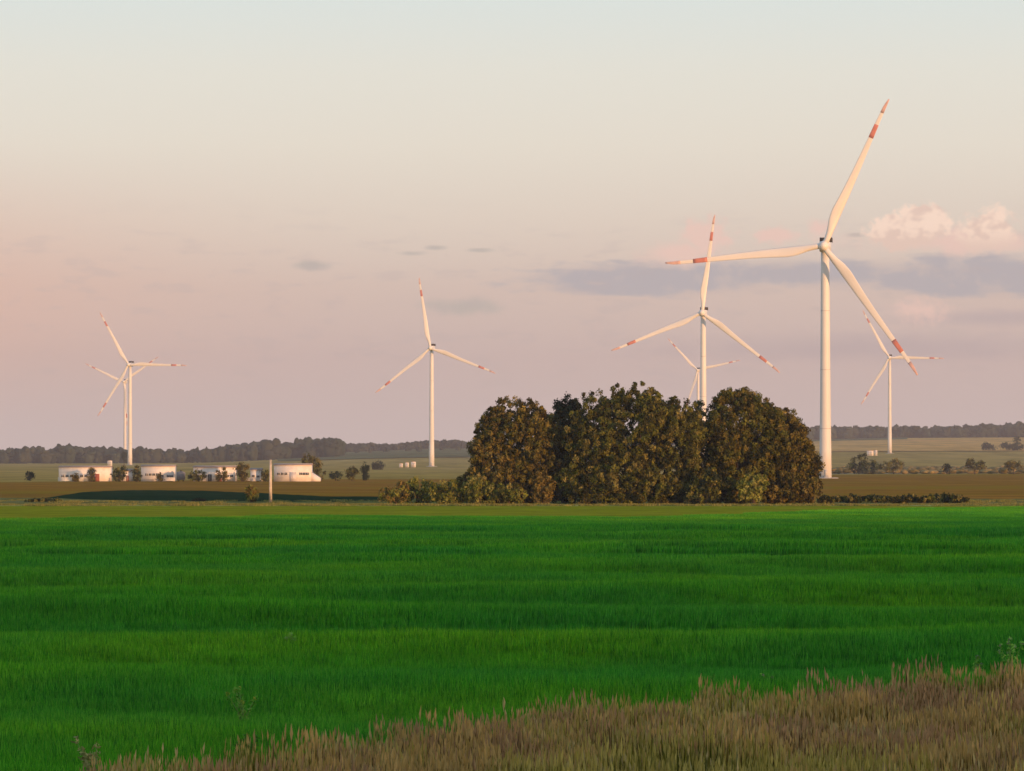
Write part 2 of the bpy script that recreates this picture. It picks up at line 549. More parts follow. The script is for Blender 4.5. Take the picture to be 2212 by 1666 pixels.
# ------------------------------------------------------------------ grasses (geometry nodes)
def blade_patch(name, size, n, hmin, hmax, width, cols, mat, seed, heads=0.0, headcol=None, lean=0.25):
    r = np.random.default_rng(seed)
    x = r.uniform(-size / 2, size / 2, n); y = r.uniform(-size / 2, size / 2, n)
    h = r.uniform(hmin, hmax, n)
    a = r.uniform(0, 2 * math.pi, n)
    l = np.abs(r.normal(0, lean, n)) * h
    w = width * r.uniform(0.7, 1.3, n)
    pa = a + r.uniform(-1.2, 1.2, n)
    sx, sy = np.cos(pa + 1.57), np.sin(pa + 1.57)
    dx, dy = np.cos(a), np.sin(a)
    c = np.asarray(cols)[r.integers(0, len(cols), n)] * r.uniform(0.8, 1.2, (n, 1))
    vs = np.zeros((n, 5, 3))
    for k, (t, ww) in enumerate([(0, 1), (0, -1), (0.55, -0.9), (0.55, 0.9), (1.0, 0)]):
        bend = l * t ** 1.7
        vs[:, k, 0] = x + dx * bend + sx * w * ww / 2
        vs[:, k, 1] = y + dy * bend + sy * w * ww / 2
        vs[:, k, 2] = h * t * np.sqrt(np.maximum(0.2, 1 - (bend / np.maximum(h, .01)) ** 2 * 0.5))
    base = (np.arange(n) * 5)[:, None]
    quads = base + np.array([[0, 1, 2, 3]]); tris = base + np.array([[3, 2, 4]])
    V_ = [vs.reshape(-1, 3)]; C_ = [np.repeat(c, 5, 0)]; Q = [quads]; Tt = [tris]
    if heads > 0:
        m = r.random(n) < heads
        k = int(m.sum())
        tip = vs[m, 4]; hh = h[m] * r.uniform(0.16, 0.30, k); hw = r.uniform(0.012, 0.028, k)
        hc = np.asarray(headcol)[r.integers(0, len(headcol), k)] * r.uniform(0.8, 1.2, (k, 1))
        for ang in (0.0, 1.57):
            ax, ay = np.cos(a[m] + ang), np.sin(a[m] + ang)
            q = np.zeros((k, 4, 3))
            q[:, 0] = tip - np.stack([0 * hh, 0 * hh, hh * 0.45], 1)
            q[:, 1] = tip + np.stack([ax * hw, ay * hw, hh * 0.05], 1)
            q[:, 2] = tip + np.stack([dx[m] * hh * 0.10, dy[m] * hh * 0.10, hh * 0.6], 1)
            q[:, 3] = tip + np.stack([-ax * hw, -ay * hw, hh * 0.05], 1)
            o = sum(len(z) for z in V_)
            V_.append(q.reshape(-1, 3)); C_.append(np.repeat(hc, 4, 0))
            Q.append(o + (np.arange(k) * 4)[:, None] + np.array([[0, 1, 2, 3]]))
    o = mesh_np(name, np.concatenate(V_), [np.concatenate(Q), np.concatenate(Tt)], mat, cols=np.concatenate(C_))
    COL.objects.unlink(o)
    return o


def scatter(name, pts, scales, patches, label, cat, seed, pick=None):
    """one object whose points carry random copies of the patches"""
    coll = bpy.data.collections.new(name + '_patches')
    for p_ in patches: coll.objects.link(p_)
    r = np.random.default_rng(seed)
    me = bpy.data.meshes.new(name)
    me.vertices.add(len(pts)); me.vertices.foreach_set('co', np.asarray(pts, np.float32).ravel())
    at = me.attributes.new('sc', 'FLOAT', 'POINT'); at.data.foreach_set('value', np.asarray(scales, np.float32))
    rt = me.attributes.new('rot', 'FLOAT_VECTOR', 'POINT')
    rr = np.zeros((len(pts), 3), np.float32); rr[:, 2] = r.uniform(0, 6.283, len(pts)); rt.data.foreach_set('vector', rr.ravel())
    ix = me.attributes.new('pick', 'INT', 'POINT'); ix.data.foreach_set('value', (r.integers(0, len(patches), len(pts)) if pick is None else pick).astype(np.int32))
    me.update()
    o = bpy.data.objects.new(name, me); COL.objects.link(o)
    ng = bpy.data.node_groups.new(name + '_nodes', 'GeometryNodeTree')
    ng.interface.new_socket('Geometry', in_out='INPUT', socket_type='NodeSocketGeometry')
    ng.interface.new_socket('Geometry', in_out='OUTPUT', socket_type='NodeSocketGeometry')
    gi = ng.nodes.new('NodeGroupInput'); go = ng.nodes.new('NodeGroupOutput')
    ci = ng.nodes.new('GeometryNodeCollectionInfo'); ci.inputs['Collection'].default_value = coll
    ci.inputs['Separate Children'].default_value = True; ci.inputs['Reset Children'].default_value = True
    ip = ng.nodes.new('GeometryNodeInstanceOnPoints'); ip.inputs['Pick Instance'].default_value = True
    def attr(nm, ty):
        a = ng.nodes.new('GeometryNodeInputNamedAttribute'); a.data_type = ty; a.inputs[0].default_value = nm
        return a.outputs[0]
    L = ng.links
    L.new(gi.outputs[0], ip.inputs['Points']); L.new(ci.outputs[0], ip.inputs['Instance'])
    L.new(attr('pick', 'INT'), ip.inputs['Instance Index'])
    L.new(attr('rot', 'FLOAT_VECTOR'), ip.inputs['Rotation'])
    L.new(attr('sc', 'FLOAT'), ip.inputs['Scale'])
    L.new(ip.outputs[0], go.inputs[0])
    md = o.modifiers.new('scatter', 'NODES'); md.node_group = ng
    tag(o, label, cat, kind='stuff')
    return o


def dry_edge(x, y):
    """distance to which dry grass reaches, by bearing"""
    s = x / y
    e = np.interp(s, [-0.2, -0.1317, -0.116, -0.106, -0.0545, -0.007, 0.005, 0.047, 0.074, 0.1255, 0.2],
                  [74, 79, 85.5, 87.5, 93.5, 104, 105.5, 110, 114, 122, 128])
    return e + 1.2 * np.sin(x * 1.3) + 0.9 * np.sin(x * 0.47 + 1)


RNG = np.random.default_rng(5)
WC = [(0.042, 0.22, 0.012), (0.21, 0.57, 0.032), (0.094, 0.42, 0.014), (0.120, 0.46, 0.016), (0.064, 0.36, 0.014), (0.17, 0.50, 0.022)]
near_p = [blade_patch('wheat_patch', 1.7, 520, 0.36, 0.70, 0.026, WC, M['wheat'], 10 + i, lean=0.22) for i in range(4)]
far_p = [blade_patch('wheat_patch', 3.6, 1100, 0.46, 0.68, 0.040, WC, M['wheat'], 20 + i, lean=0.22) for i in range(4)]


def field_pts(y0, y1, step, half=0.16):
    out = []
    y = y0
    while y < y1:
        w = half * y + 4
        x = np.arange(-w, w, step)
        out.append(np.stack([x + RNG.uniform(-.25, .25, len(x)) * step, y + RNG.uniform(-.22, .22, len(x)) * step], 1))
        y += step
    return np.concatenate(out)


pn = field_pts(76, 240, 1.18)
pn = pn[pn[:, 1] > dry_edge(pn[:, 0], pn[:, 1]) - 2.0]
pf = field_pts(240, 640, 2.6)
pf = pf[pf[:, 1] < wheat_end(pf[:, 0]) + RNG.normal(0, 1.5, len(pf))]


def with_z(p_):
    return np.stack([p_[:, 0], p_[:, 1], wave(p_[:, 0], p_[:, 1])], 1)


def vigor(p_):
    x, y = p_[:, 0], p_[:, 1]
    return 1.0 + 0.20 * np.sin(y * 0.31 + 1.6 * np.sin(x * 0.055 + y * 0.013) + x * 0.03 - 0.6) + RNG.normal(0, 0.05, len(p_))


scatter('wheat', with_z(pn), vigor(pn), near_p, 'deep green young wheat covering the near part of the field', 'wheat', 1)
scatter('wheat', with_z(pf), vigor(pf), far_p, 'deep green wheat covering the far part of the field', 'wheat', 2)

DC = [[(0.62, 0.40, 0.11), (0.76, 0.53, 0.18), (0.42, 0.27, 0.06), (0.13, 0.085, 0.02), (0.22, 0.14, 0.03)],
      [(0.62, 0.35, 0.14), (0.70, 0.42, 0.18), (0.40, 0.22, 0.07), (0.14, 0.085, 0.03), (0.24, 0.135, 0.04)],
      [(0.46, 0.37, 0.06), (0.60, 0.48, 0.10), (0.30, 0.25, 0.03), (0.12, 0.12, 0.015), (0.20, 0.17, 0.02)]]
HC = [[(0.68, 0.44, 0.14), (0.78, 0.53, 0.20)], [(0.64, 0.37, 0.17), (0.70, 0.43, 0.21)], [(0.60, 0.46, 0.11), (0.70, 0.55, 0.16)]]
dry_p = [blade_patch('dry_grass_patch', 1.1, 120, 0.5, 1.2, 0.036, DC[i % 3], M['dry'], 30 + i, 0.4, HC[i % 3], 0.06) for i in range(6)]
pale_p = [blade_patch('pale_stalk_patch', 1.4, 7, 0.9, 1.35, 0.034, [(0.80, 0.64, 0.26), (0.72, 0.56, 0.20)], M['dry'], 36 + i, 1.0, [(0.74, 0.56, 0.24)], 0.12) for i in range(3)]
GC = [(0.20, 0.30, 0.03), (0.12, 0.24, 0.02), (0.26, 0.30, 0.04)]
grn_p = [blade_patch('green_grass_patch', 1.1, 200, 0.25, 0.6, 0.02, GC, M['dry'], 40 + i, 0.0, None, 0.3) for i in range(3)]
pd = field_pts(78, 136, 0.62, 0.17)
e = dry_edge(pd[:, 0], pd[:, 1])
kk = pd[:, 1] < e + RNG.normal(-0.5, 2.2, len(pd))
pd = pd[kk]; e_all = e[kk]
clump = np.sin(pd[:, 0] * 0.9 + 1.3 * np.sin(pd[:, 1] * 0.5)) * np.sin(pd[:, 1] * 0.7 + pd[:, 0] * 0.31)
zd = wave(pd[:, 0], pd[:, 1])
dsc = 0.84 + 0.10 * clump + RNG.normal(0, 0.20, len(pd))
keep = clump + RNG.normal(0, 0.3, len(pd)) > -0.62
p3 = np.stack([pd[:, 0], pd[:, 1], zd], 1)
xx, yy_ = p3[:, 0], p3[:, 1]
zone = (0.9 * np.sin(xx * 0.42 + 1.1 * np.sin(yy_ * 0.33)) + 0.7 * np.sin(yy_ * 0.29 + xx * 0.17 + 1.0) + 0.5 * np.sin(xx * 1.7 + yy_ * 1.1)
        + 0.05 * (e_all - yy_ - 8) - 0.03 * xx + RNG.normal(0, 0.55, len(xx)))
pk = np.where(zone > 0.75, 2, np.where(zone < -0.25, 1, 0)) + 3 * RNG.integers(0, 2, len(xx))
dsc = dsc * (1.0 + 0.10 * np.sin(xx * 0.8 + 2 * np.sin(yy_ * 0.6)))
scatter('dry_grass', p3[keep], np.clip(dsc[keep], 0.4, 1.35), dry_p, 'tall tan and reddish dry grass along the bottom of the field', 'dry grass', 3, pk[keep])
ks = RNG.random(len(pd)) < 0.16
scatter('pale_stalks', p3[ks], RNG.uniform(0.6, 1.15, int(ks.sum())), pale_p, 'tall pale dry stalks sticking up out of the dry grass', 'dry grass', 6)
k2 = RNG.random(len(pd)) < np.clip(0.16 + 0.6 * (~keep), 0, 1)
scatter('green_grass', p3[k2], np.full(int(k2.sum()), 1.0), grn_p, 'green grass tufts growing among the dry stalks', 'grass', 4)

# rough grass along the far field edge
rough_p = [blade_patch('rough_grass_patch', 4.0, 200, 0.12, 0.42, 0.09, [(0.26, 0.25, 0.06), (0.34, 0.30, 0.09), (0.17, 0.18, 0.04)], M['dry'], 50 + i, 0, None, 0.3) for i in range(3)]
pr = np.concatenate([np.stack([RNG.uniform(-125, 125, 650), RNG.normal(659, 4, 650)], 1),
                     np.stack([RNG.uniform(-135, 135, 160), RNG.uniform(690, 735, 160)], 1)])
scatter('verge_grass', np.c_[pr, np.zeros(len(pr))], RNG.uniform(0.5, 1.1, len(pr)), rough_p, 'pale rough grass along the far edge of the field', 'grass', 5)


# ------------------------------------------------------------------ trees
def leaf_quads(centers, n_per, rc, size, cols, r, droop=0.0):
    """leaf-sized faces spread round clump centres; colours vary clump by clump"""
    k = len(centers)
    ci = np.repeat(np.arange(k), n_per)
    N = len(ci)
    d = r.normal(0, 1, (N, 3)); d /= np.linalg.norm(d, axis=1)[:, None]
    rr = rc[ci] * r.random(N) ** 0.45
    pos = centers[ci] + d * rr[:, None]
    pos[:, 2] -= droop * rr * r.random(N)
    nrm = d + r.normal(0, 0.55, (N, 3)); nrm /= np.linalg.norm(nrm, axis=1)[:, None]
    up = r.normal(0, 1, (N, 3)); up[:, 2] += 0.8
    t = np.cross(nrm, up); t /= np.linalg.norm(t, axis=1)[:, None] + 1e-9
    b = np.cross(nrm, t)
    s = size * r.uniform(0.6, 1.35, N)
    q = np.zeros((N, 4, 3))
    q[:, 0] = pos - b * s[:, None] * 0.9
    q[:, 1] = pos + t * s[:, None] * 0.45 + b * (s * r.uniform(-.25, .15, N))[:, None]
    q[:, 2] = pos + b * s[:, None] * 0.9 + nrm * (s * 0.25)[:, None]
    q[:, 3] = pos - t * s[:, None] * 0.45 + b * (s * r.uniform(-.25, .15, N))[:, None]
    cc = np.asarray(cols)[r.integers(0, len(cols), k)] * r.uniform(0.7, 1.3, (k, 1))
    c = cc[ci] * r.uniform(0.8, 1.2, (N, 1))
    return q.reshape(-1, 3), (np.arange(N) * 4)[:, None] + np.array([[0, 1, 2, 3]]), np.repeat(c, 4, 0)


def lobe_points(lobes, n, r, inner=0.5):
    """points near the surface of ellipsoid lobes (x, y, z, rx, ry, rz)"""
    L = np.asarray(lobes, float)
    w = (L[:, 3] * L[:, 5]) ** 1.0; w /= w.sum()
    out = np.zeros((0, 3))
    for _ in range(40):
        m = n * 2
        i = r.choice(len(L), m, p=w)
        d = r.normal(0, 1, (m, 3)); d /= np.linalg.norm(d, axis=1)[:, None]
        k = (1.0 - inner * r.random(m) ** 1.6) * r.uniform(0.86, 1.08, m)
        p_ = L[i, :3] + d * L[i, 3:] * k[:, None]
        ok = p_[:, 2] > 0.12
        for j in range(len(L)):
            q_ = (((p_ - L[j, :3]) / L[j, 3:]) ** 2).sum(1)
            ok &= (q_ > 0.42) | (i == j)
        out = np.concatenate([out, p_[ok]])
        if len(out) >= n: break
    if len(out) < n:
        p_ = p_.copy(); p_[:, 2] = np.abs(p_[:, 2]) + 0.1
        out = np.concatenate([out, p_])
    return out[:n]


def tree(name, D, lobes_v, cols, label, cat, seed, clumps=260, per=42, rc=0.9, size=0.34, depth=0.75,
         group=None, trunks=1, gz=None, sub=0.0):
    """lobes_v: (view x, view y, view rx, view ry) silhouettes of the crown"""
    r = np.random.default_rng(seed)
    k = D / FPX
    vx0 = sum(l[0] * l[2] for l in lobes_v) / sum(l[2] for l in lobes_v)
    X0 = gx(vx0, D); Z0 = H(X0, D) if gz is None else gz
    root = empty(name, (X0, D, Z0)); tag(root, label, cat, group)
    lobes = []
    for (vx, vy, rx, ry) in lobes_v:
        P_ = V(vx, vy, D)
        rx *= 1.05; ry *= 1.05
        lobes.append((P_[0] - X0, r.uniform(-.15, .15) * rx * k, P_[2] - Z0, rx * k, max(rx, 0.7 * ry) * k * depth, ry * k))
    if sub:
        extra = []
        for l in lobes:
            for _ in range(int(sub)):
                d = r.normal(0, 1, 3); d /= np.linalg.norm(d); d[2] = abs(d[2]) * 0.9 - 0.15; d[1] -= 0.25
                f = r.uniform(0.22, 0.36)
                extra.append((l[0] + d[0] * l[3] * .82, l[1] + d[1] * l[4] * .82, l[2] + d[2] * l[5] * .82, l[3] * f, l[4] * f, l[5] * f))
        lobes_all = lobes + extra
    else:
        lobes_all = lobes
    ctr = lobe_points(lobes_all, int(clumps * 1.15) + 4, r)
    Lm = np.asarray(lobes)
    qm = np.min([(((ctr - l[:3]) / l[3:]) ** 2).sum(1) for l in Lm], axis=0)
    ctr = ctr[qm < 1.28][:clumps]          # no clump floats clear of the crown
    clumps = len(ctr)
    rcs = rc * r.uniform(0.6, 1.25, clumps)
    v1, q1, c1 = leaf_quads(ctr, per, rcs, size, cols, r, 0.3)
    mesh_np('crown', v1, q1, M['leaf'], root, cols=c1)
    # trunk with limbs reaching into the lobes
    mb = MB()
    top = max(l[2] for l in lobes)
    for t in range(trunks):
        ox = r.uniform(-.6, .6) * (trunks > 1)
        tr = 0.022 * (top + 4) + 0.05
        hgt = top * 0.62
        pts = [(ox, 0, -0.15), (ox * 1.2 + r.uniform(-.1, .1), 0, hgt * 0.35), (ox * 1.5 + r.uniform(-.3, .3), r.uniform(-.2, .2), hgt * 0.7), (ox * 1.6, 0, hgt)]
        mb.tube(pts, [tr * 1.35, tr, tr * 0.75, tr * 0.4], 8)
        for l in lobes:
            e_ = np.array(l[:3]) + np.array((r.uniform(-.2, .2) * l[3], 0, 0.25 * l[5]))
            s_ = np.array((ox * 1.3, 0, min(hgt * 0.55, max(0.3, e_[2] * 0.5))))
            mid = (s_ + e_) / 2 + np.array((0, 0, -0.08 * np.linalg.norm(e_ - s_)))
            mb.tube([s_, mid, e_], [tr * 0.55, tr * 0.38, tr * 0.12], 6)
    mb.build('trunk', M['bark'], root, True)
    return root


OL = [(0.125, 0.13, 0.022), (0.175, 0.17, 0.03), (0.09, 0.10, 0.018), (0.23, 0.20, 0.055), (0.045, 0.045, 0.010), (0.07, 0.065, 0.014)]
RU = [(0.145, 0.125, 0.024), (0.18, 0.14, 0.028), (0.10, 0.095, 0.018), (0.23, 0.185, 0.05), (0.05, 0.045, 0.012), (0.08, 0.06, 0.015)]
DG = [(0.03, 0.042, 0.02), (0.038, 0.05, 0.022), (0.025, 0.035, 0.018)]
LG = [(0.19, 0.21, 0.035), (0.24, 0.24, 0.05), (0.13, 0.15, 0.025), (0.28, 0.27, 0.07)]
GO = [(0.18, 0.13, 0.03), (0.20, 0.15, 0.04), (0.15, 0.12, 0.03)]

tree('willow_tree', 678, [(1120, 938, 82, 76), (1062, 980, 46, 84), (1165, 980, 50, 96), (1105, 1035, 94, 54), (1018, 1054, 30, 36), (1150, 1060, 64, 30), (1075, 1062, 50, 28)],
     RU, 'round russet-olive willow at the left end of the dark grove', 'tree', 101, 1700, 56, 0.66, 0.26, trunks=2, sub=6)
tree('dark_tree', 694, [(1226, 932, 36, 74), (1214, 1005, 48, 80)],
     DG, 'narrow dark tree squeezed between the left and middle crowns of the grove', 'tree', 102, 650, 52, 0.7, 0.27, sub=4)
tree('willow_tree', 674, [(1372, 925, 98, 88), (1288, 945, 60, 92), (1455, 945, 60, 90), (1330, 1025, 112, 64), (1440, 1025, 70, 64), (1280, 1052, 66, 38), (1380, 1058, 96, 32), (1470, 1056, 48, 34), (1496, 960, 18, 76)],
     OL, 'widest olive willow in the middle of the dark grove', 'tree', 103, 2700, 56, 0.66, 0.26, trunks=3, sub=6)
tree('willow_tree', 680, [(1592, 908, 62, 72), (1640, 950, 58, 88), (1585, 1000, 54, 88), (1556, 950, 30, 84), (1590, 1056, 64, 34), (1542, 1035, 24, 54)],
     OL[:3] + RU[:2] + OL[4:], 'tall olive willow right of the pale tower seen through the grove', 'tree', 104, 1700, 56, 0.66, 0.26, trunks=2, sub=6)
tree('willow_tree', 684, [(1690, 960, 46, 78), (1715, 985, 40, 70), (1742, 1020, 30, 62), (1690, 1040, 70, 48), (1704, 1060, 66, 28)],
     RU, 'low brown willow at the right end of the grove beside the biggest tower', 'tree', 105, 1250, 54, 0.66, 0.26, trunks=1, sub=5)
tree('sapling_tree', 686, [(1514, 955, 20, 92), (1517, 1045, 24, 44)],
     OL + DG, 'thin leafy sapling half covering the pale tower in the grove gap', 'tree', 107, 190, 40, 0.6, 0.26)
tree('bush', 668, [(1518, 1066, 34, 26), (1540, 1040, 18, 30)], OL + DG, 'small dark bush below the gap between the two tallest crowns', 'bush', 106, 130, 46, 0.6, 0.26)

BG = 'pale green bushes left of the grove'
tree('bush', 674, [(850, 1072, 28, 17), (868, 1062, 14, 20)], LG[:2] + GO, 'low sparse yellow bush at the far left of the row by the grove', 'bush', 111, 60, 36, 0.6, 0.26, group=BG)
tree('bush', 678, [(905, 1062, 36, 26), (893, 1048, 14, 18)], LG, 'second bush from the left in the pale row by the grove', 'bush', 112, 90, 36, 0.65, 0.26, group=BG)
tree('bush', 675, [(965, 1064, 44, 25), (985, 1050, 18, 18)], LG, 'wide pale bush in the middle of the row left of the grove', 'bush', 113, 110, 36, 0.65, 0.26, group=BG)
tree('bush', 673, [(1040, 1060, 42, 28), (1025, 1048, 20, 18)], LG, 'brightest yellow-green bush under the left end of the grove', 'bush', 114, 110, 36, 0.65, 0.26, group=BG)
tree('bush', 672, [(1100, 1066, 36, 22)], LG[:3] + OL, 'rightmost pale bush of the row, under the russet willow', 'bush', 115, 80, 36, 0.6, 0.26, group=BG)
tree('bush', 674, [(1172, 1055, 26, 32)], GO, 'golden oval bush at the foot of the russet willow', 'bush', 116, 90, 36, 0.6, 0.26)
tree('bush', 670, [(1622, 1056, 30, 30), (1640, 1042, 14, 18)], LG, 'yellow-green bush standing alone in front of the grove right side', 'bush', 117, 90, 36, 0.6, 0.26)
tree('bush', 704, [(545, 1072, 13, 14), (540, 1060, 7, 12)], GO + LG, 'small yellow bush just left of the concrete pole', 'bush', 118, 46, 30, 0.55, 0.24)
tree('bush', 711, [(95, 1083, 40, 4)], OL + DG, 'flat dark patch of scrub in the grass at far left', 'bush', 119, 60, 24, 0.4, 0.24)
tree('bush', 721, [(430, 1083, 16, 4)], DG, 'tiny black-green clump on the grassy edge below the beet field', 'bush', 120, 40, 24, 0.35, 0.24)

# low scrub right of the grove
r_ = random.Random(4)
for i in range(12):
    vx = 1790 + i * 26 + r_.uniform(-7, 7)
    tree('scrub_bush', 690 + r_.uniform(-6, 14), [(vx, 1080 + r_.uniform(-2, 1), r_.uniform(15, 22), r_.uniform(6, 11))], DG + OL,
         '%s low dark scrub bush right of the grove, counted from the grove' % ('first second third fourth fifth sixth seventh eighth ninth tenth eleventh twelfth'.split()[i]),
         'bush', 130 + i, 34, 30, 0.5, 0.24, group='scrub line right of the grove')


# far bushes and field trees
def fbush(D, lobes, cols, label, seed, name='bush', cat='bush', clumps=40, size=None, group=None):
    k = D / FPX
    tree(name, D, lobes, cols, label, cat, seed, clumps, 26, 5.5 * k, size or 1.9 * k, group=group)


MX = OL + DG
fbush(1960, [(1850, 1004, 18, 16), (1862, 994, 14, 16)], MX, 'dark bush with two humps left of the rightmost turbine base', 201, clumps=70)
fbush(1950, [(1885, 1008, 20, 12)], MX, 'low dark bush below the small white structures', 202, clumps=46)
fbush(1940, [(1930, 1006, 24, 12)], RU + OL, 'olive bush in front of the rightmost turbine base', 203, clumps=50)
fbush(1930, [(2046, 1011, 8, 8)], DG, 'small black-green bush on the pale dirt track', 204, clumps=22)
fbush(1930, [(2110, 1006, 20, 11), (2095, 1000, 8, 10)], MX, 'dark bush on the scrub strip toward the right edge', 205, clumps=56)
fbush(1935, [(2190, 1004, 18, 10)], RU + OL, 'brown bush on the scrub strip at the right edge', 206, clumps=40)
fbush(4700, [(2130, 963, 9, 8), (2142, 966, 8, 5)], DG, 'left of the distant bushes on the ripe field slope', 207, clumps=30)
fbush(4700, [(2175, 963, 12, 5)], DG, 'middle flat one of the distant bushes on the ripe field slope', 208, clumps=24)
fbush(4700, [(2200, 958, 10, 12), (2196, 965, 12, 6)], DG, 'right tall one of the distant bushes on the ripe field slope', 209, clumps=34)

VB = 'trees and bushes round the farmstead'
fbush(1385, [(65, 1028, 8, 12)], DG, 'small dark bush alone at far left of the farmstead', 221, clumps=26, group=VB)
fbush(1325, [(162, 1032, 7, 9)], RU, 'brown shrub before the left barn front', 222, clumps=22, group=VB)
fbush(1325, [(198, 1026, 7, 16)], DG + RU, 'slim dark conifer-like tree before the left barn', 223, 'tree', 'tree', 34, group=VB)
fbush(1322, [(254, 1026, 15, 14), (262, 1018, 12, 12)], OL + DG, 'dark green tree between left barn and small shed', 224, 'tree', 'tree', 56, group=VB)
fbush(1322, [(296, 1024, 9, 18)], RU + DG, 'tall brown shrub at the left corner of the central barn', 225, clumps=34, group=VB)
fbush(1322, [(346, 1032, 5, 9)], RU, 'small brown shrub in front of the central barn door', 226, clumps=16, group=VB)
fbush(1330, [(428, 1028, 20, 11)], DG + OL, 'broad dark bush between round tank and third barn', 227, clumps=54, group=VB)
fbush(1328, [(472, 1026, 5, 14)], RU, 'left of the pair of thin reddish trees before the third barn', 228, 'tree', 'tree', 24, group=VB)
fbush(1328, [(484, 1026, 4, 16)], RU, 'right of the pair of thin reddish trees before the third barn', 229, 'tree', 'tree', 24, group=VB)
fbush(1330, [(523, 1014, 16, 14), (524, 1028, 10, 10)], RU, 'round brown-crowned tree right of the third barn', 230, 'tree', 'tree', 70, group=VB)
fbush(1330, [(572, 1028, 12, 13)], OL, 'olive bush just left of the big barn', 231, clumps=36, group=VB)
fbush(1360, [(664, 1000, 14, 18), (682, 1006, 14, 24), (690, 1022, 12, 14)], RU + OL, 'tall feathery brown tree behind the right end of the big barn', 232, 'tree', 'tree', 90, group=VB)
fbush(1380, [(725, 1026, 12, 8)], DG, 'low dark bush right of the big barn', 233, clumps=26, group=VB)
fbush(1390, [(760, 1022, 13, 15)], DG + OL, 'left round one of two trees between farm and turbine', 234, 'tree', 'tree', 46, group=VB)
fbush(1390, [(789, 1018, 8, 18)], DG, 'pointed dark tree right of the round one', 235, 'tree', 'tree', 40, group=VB)
fbush(2700, [(814, 1006, 14, 9)], DG, 'domed dark bush further back in the meadow', 236, clumps=40)
fbush(3600, [(268, 986, 5, 8)], DG, 'small dark tree at the foot of the rear left tower', 237, 'tree', 'tree', 18)


# ------------------------------------------------------------------ far woods
def ico(sub=1):
    t = (1 + 5 ** .5) / 2
    v = [(-1, t, 0), (1, t, 0), (-1, -t, 0), (1, -t, 0), (0, -1, t), (0, 1, t), (0, -1, -t), (0, 1, -t), (t, 0, -1), (t, 0, 1), (-t, 0, -1), (-t, 0, 1)]
    f = [(0, 11, 5), (0, 5, 1), (0, 1, 7), (0, 7, 10), (0, 10, 11), (1, 5, 9), (5, 11, 4), (11, 10, 2), (10, 7, 6), (7, 1, 8),
         (3, 9, 4), (3, 4, 2), (3, 2, 6), (3, 6, 8), (3, 8, 9), (4, 9, 5), (2, 4, 11), (6, 2, 10), (8, 6, 7), (9, 8, 1)]
    v = [np.array(p_) / np.linalg.norm(p_) for p_ in v]
    for _ in range(sub):
        mid = {}; nf = []
        def m(a, b):
            k = (min(a, b), max(a, b))
            if k not in mid:
                p_ = v[a] + v[b]; v.append(p_ / np.linalg.norm(p_)); mid[k] = len(v) - 1
            return mid[k]
        for a, b, c in f:
            ab, bc, ca = m(a, b), m(b, c), m(c, a)
            nf += [(a, ab, ca), (b, bc, ab), (c, ca, bc), (ab, bc, ca)]
        f = nf
    return np.array(v), np.array(f)


ICO1 = ico(1)


def wood(name, spots, cols, seed, mat, label, lobes=8):
    """mass of tree crowns: spots = (x, y, z, height, width)"""
    r = np.random.default_rng(seed)
    V0, F0 = ICO1
    vs, fs, cs = [], [], []
    n = 0
    for (x, y, z, h, w) in spots:
        c = np.asarray(cols)[r.integers(len(cols))] * r.uniform(0.8, 1.2)
        for j in range(lobes):
            if j == 0:
                cx, cy, cz, rx, rz = 0, 0, h * 0.46, w * 0.48, h * 0.48
            else:
                a = r.uniform(0, 6.28)
                cx, cy, cz = math.cos(a) * w * r.uniform(.2, .5), math.sin(a) * w * .35 - w * .1, h * r.uniform(.25, .88)
                rx, rz = w * r.uniform(.16, .34), h * r.uniform(.10, .24)
            v = V0 * (1 + r.normal(0, 0.16, (len(V0), 1)))
            v = v * (rx, rx, rz) + (x + cx, y + cy, z + cz)
            vs.append(v); fs.append(F0 + n); n += len(V0)
            cs.append(np.tile(c * r.uniform(.85, 1.15), (len(V0), 1)))
    o = mesh_np(name, np.concatenate(vs), np.concatenate(fs), mat, cols=np.concatenate(cs))
    tag(o, label, 'forest', kind='stuff')
    return o


def band(vx0, vx1, rows, hfun, seed, wfac=0.72):
    r = np.random.default_rng(seed)
    out = []
    for D in rows:
        k = D / FPX
        vx = vx0
        while vx < vx1:
            h = hfun(vx) * r.uniform(0.7, 1.12)
            w = h * wfac * r.uniform(0.8, 1.25)
            y = D + r.uniform(-40, 40)
            x = gx(vx, y)
            out.append((x, y, H(x, y) - 0.5, h, w))
            vx += w * r.uniform(0.35, 0.7) / k
    return out


FC = [(0.030, 0.045, 0.028), (0.038, 0.052, 0.032), (0.026, 0.038, 0.025), (0.045, 0.055, 0.034)]
wood('forest', band(-500, 735, [5050, 5250, 5500], lambda v: 21 + 2.5 * math.sin(v * 0.011 + 0.6) * math.sin(v * 0.004) + 3.0 * min(1.0, max(0, (v - 400) / 200)), 1), FC, 1, M['leaf'], 'long grey-green forest on the horizon at left')
wood('forest', band(640, 1420, [6450, 6600, 6800], lambda v: 13 + 2 * math.sin(v * 0.035), 2), FC, 2, M['leaf'], 'thin tree line on the rise behind the middle turbine')
wood('forest', band(1300, 2800, [6950, 7100, 7250, 7450, 7700], lambda v: 23 + 2 * math.sin(v * 0.012), 3), FC, 3, M['leaf'], 'dark blue-grey forest on the horizon at right')
wood('forest', [(gx(vx, D), D, H(gx(vx, D), D) - .5, random.Random(int(vx * 7)).uniform(5, 10), random.Random(int(vx * 3)).uniform(5, 9))
                for vx, D in [(770, 5900), (800, 5750), (835, 5900), (880, 5950), (905, 5600), (720, 5300), (700, 5300), (742, 5250), (955, 5800), (990, 5700)]],
     FC, 4, M['leaf'], 'scattered far trees on the grey-green pasture slope')
